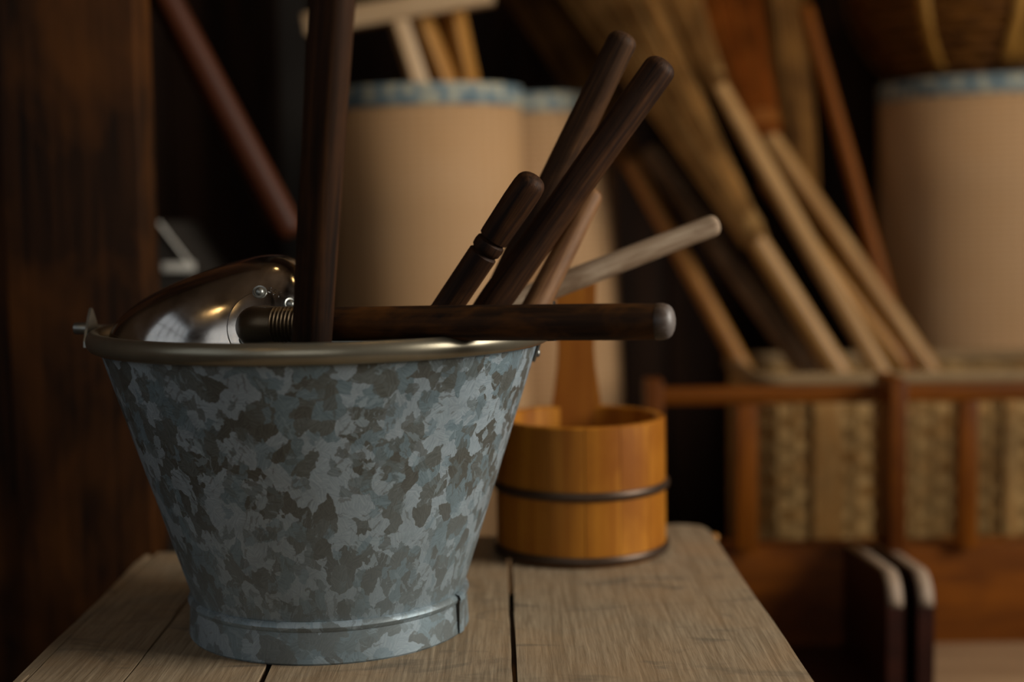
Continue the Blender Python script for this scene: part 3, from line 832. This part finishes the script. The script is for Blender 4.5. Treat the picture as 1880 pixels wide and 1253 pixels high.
# ---------------------------------------------------------------- brooms and sticks standing in the bin
BG = 'brooms standing in the wicker bin'
def bottom_of(p, q, ymax=None):
    """continue the line q->p down to just above the bin floor"""
    (x0, y0, _), (x1, y1, _) = p, q; a, b = 0.0, 6.0
    for _ in range(40):
        m = (a + b)/2
        if at(x0 + (x0-x1)*m, y0 + (y0-y1)*m, p[2]).z > .03: a = m
        else: b = m
    return at(x0 + (x0-x1)*a, y0 + (y0-y1)*a, p[2])
def bristles(root, neck, dirv, length, r0, r1, mat, n, flat=.55, seed=0, curve=0.0, thick=.0017):
    rnd = random.Random(seed); bm = bmesh.new(); q = dirv.to_track_quat('Z', 'Y')
    side = q @ Vector((1, 0, 0)); dep = q @ Vector((0, 1, 0)); o = Vector(root.location)
    for k in range(n):
        a = rnd.random()*2*PI; rr = math.sqrt(rnd.random()); u, v = rr*math.cos(a), rr*math.sin(a)*flat
        L_ = length*(.86 + .16*rnd.random()); j1, j2 = rnd.gauss(0, .05), rnd.gauss(0, .05)
        pts = []
        for s_ in range(6):
            t = s_/5; w = r0 + (r1 - r0)*t**1.15
            pts.append(neck - o + dirv*(L_*t) + side*((u + j1*t)*w + curve*t*t) + dep*((v + j2*t)*w))
        tube(bm, pts, [thick]*5 + [thick*.5], 3)
    return mobj('bristles', bm, mat, root, kind='stuff')
def binding(root, p, dirv, r, flat, mat=TIE, n=3, gap=.006):
    q = dirv.to_track_quat('Z', 'Y'); o = Vector(root.location)
    for k in range(n):
        bm = bmesh.new(); pts = []
        for j in range(24):
            a = 2*PI*j/24; pts.append(p - o + dirv*(k*gap) + q @ Vector((r*math.cos(a), r*flat*math.sin(a), 0)))
        tube(bm, pts, .0016, 6, closed=True); mobj('binding', bm, mat, root)
def broom(label, neck_px, low_px, r_h, hm, bm_, blen, r0, r1, n, seed, headdir_px=None, curve=0.0, flat=.6):
    neck = at(*neck_px); bot = bottom_of(low_px, neck_px)
    root = thing('broom', label, 'broom', bot, group=BG)
    d = (neck - bot).normalized()
    hd_ = (at(*headdir_px) - neck).normalized() if headdir_px else d
    rod('handle', bot, neck + d*.05, [(0, r_h), (1, r_h)], hm, root, seg=18)
    bristles(root, neck - hd_*.02, hd_, blen, r0, r1, bm_, n, flat, seed, curve)
    binding(root, neck - hd_*.004, hd_, r0*1.02 + .001, flat*1.02 + .05, bm_, 4, .005)
    return root
broom('straw broom with greyish bristles fanning up to the left, pale handle', (1372, 418, 1.80), (1545, 690, 1.69), .0140, BAMB, BR1, .52, .026, .105, 1300, 1, (1180, 90, 1.84), -.03)
broom('broom with slender tan handle in front of the others, bristles at the top', (1305, 135, 1.90), (1622, 690, 1.67), .0125, BAMB, BR1, .42, .022, .12, 1100, 2, (1215, -60, 1.92), -.02)
broom('broom with russet bristles and straight tan handle, right of the others', (1395, 228, 1.93), (1714, 690, 1.70), .0130, BAMB, BR4, .44, .032, .095, 1000, 3, (1335, 0, 1.97), 0)
broom('dark palm broom leaning far left, half hidden behind the bucket handles', (1145, 275, 1.895), (1372, 690, 1.665), .0115, BAMB2, BR3, .46, .020, .11, 1000, 4, (1010, 0, 2.00), -.04)
ST = 'sticks standing in the wicker bin'
def bstick(name, low_px, top_px, r, mat, label, wob=.0, seed=0):
    top = at(*top_px); bot = bottom_of(low_px, top_px)
    return tag(rod(name, bot, top, [(0, r), (.5, r), (1, r*.9)], mat, seg=18, wob=wob, seed=seed), label, 'stick', ST)
bstick('rough_stick', (1480, 680, 1.73), (1190, 270, 1.86), .0150, GREYST, 'grey-brown rough stick between the leftmost broom handles', .16, 3)
bstick('bamboo_stick', (1672, 690, 1.74), (1400, 330, 1.90), .0110, BAMB2, 'amber stick just left of the rightmost tan handle')
bstick('bamboo_stick', (1530, 690, 1.745), (1300, 300, 1.90), .0095, BAMB2, 'thin amber stick tucked behind the straw broom handle')
bstick('reddish_stick', (1668, 690, 1.735), (1478, 10, 1.955), .0105, REDST, 'thin dark reddish stick, steepest of those in the bin')
# whisk hanging on the wall
wp = at(1440, -40, 2.08)
whisk = thing('hanging_broom', 'brown bundle broom hanging tip down on the wall above the bin', 'broom', (wp.x, 2.08, wp.z + .35))
dwn = (at(1466, 305, 2.08) - at(1425, -40, 2.08)).normalized()
top_ = at(1425, -60, 2.08)
bristles(whisk, top_, dwn, .325, .058, .030, BR2, 900, .7, 9)
rod('handle', top_ + dwn*.05, Vector((wp.x - .02, 2.08, wp.z + .40)), [(0, .014), (1, .014)], BAMB2, whisk, seg=16)
binding(whisk, top_ + dwn*.01, dwn, .058, .72); binding(whisk, at(1462, 270, 2.08), dwn, .030, .8, n=2)
bm = bmesh.new(); tube(bm, [(-.02, -.012, .045), (-.02, .09, .120), (-.02, .200, .150)], .003, 6); mobj('cord', bm, TIE, whisk)

# ---------------------------------------------------------------- brown basket on the right-hand roll
bc = at(1812, 60, 2.02)
bzb = ZB + .450
bas = thing('round_basket', 'round dark brown wicker basket with pale straps, sitting on the right roll of matting', 'basket', (bc.x - .0, 2.02, bzb + .003))
def br(t): return .125 + .062*math.sin(min(1, t*1.5)*PI/2)**.8
hB, nB = .20, 15
for k in range(nB):
    t = k/(nB-1); r = br(t); z = .009 + t*(hB - .015)
    bm = bmesh.new(); pts = []
    for j in range(72):
        a = 2*PI*j/72; o_ = .0022*math.sin(j*PI/2 + k*PI); pts.append(((r+o_)*math.cos(a), (r+o_)*math.sin(a), z))
    tube(bm, pts, .0070, 6, closed=True); mobj('weaver', bm, WICKD, bas)
bm = bmesh.new(); lathe(bm, [(0, .002), (br(0)-.004, .002), (br(0)-.004, .008), (0, .008)], 40); mobj('basket_floor', bm, WICKD, bas)
def strap(a0, a1):
    bm = bmesh.new(); V = []
    for k in range(13):
        t = k/12; a = a0 + (a1-a0)*t; r = br(t) + .0095; w = .009; q = Vector((r*math.cos(a), r*math.sin(a), .006 + t*(hB-.008)))
        tn = Vector((-math.sin(a), math.cos(a), 0)); V.append([bm.verts.new(q + tn*w), bm.verts.new(q - tn*w)])
    for A, B in zip(V, V[1:]): bm.faces.new((A[0], A[1], B[1], B[0]))
    o = mobj('strap', bm, STRAPW, bas); md = o.modifiers.new('t', 'SOLIDIFY'); md.thickness = .002; return o
for a0, a1 in ((-1.72, -1.60), (-1.62, -1.30), (-1.30, -1.42), (-1.0, -1.1), (-2.35, -2.3), (.4, .5), (1.6, 1.7), (2.7, 2.8)):
    strap(a0, a1)

# ---------------------------------------------------------------- pendant bulbs behind the viewer (they glint in the scoop)
Nb = Nodes('lit_bulb'); em = Nb.n('ShaderNodeEmission'); em.inputs[0].default_value = (1, .62, .24, 1); em.inputs[1].default_value = 12
Nb.link(em.outputs[0], Nb.t.nodes['Material Output'].inputs[0]); BULB = Nb.m
for (x, y, z), lb in zip(((.106, 1.34, 2.10), (-.715, -.39, 1.98), (.87, 1.49, 1.77)), ('above the wooden dipper', 'behind the viewer on the left', 'above the red-brown rack')):
    p = thing('pendant_lamp', 'warm bare bulb on a cord ' + lb + ', glinting in the scoop', 'lamp', (x, y, z), group='pendant bulbs')
    bm = bmesh.new(); lathe(bm, [(.0005, -.085), (.020, -.081), (.038, -.066), (.045, -.045), (.043, -.020), (.030, .004), (.016, .020), (.012, .03)], 20); mobj('bulb', bm, BULB, p)
    bm = bmesh.new(); lathe(bm, [(.0135, .026), (.015, .028), (.015, .06), (.010, .068), (.004, .07), (.0005, .07)], 20); mobj('lamp_socket', bm, DARKSTEEL, p)
    bm = bmesh.new(); tube(bm, [(0, 0, .068), (0, 0, CZ - z - .001)], .003, 8); mobj('cord', bm, DARKSTEEL, p)
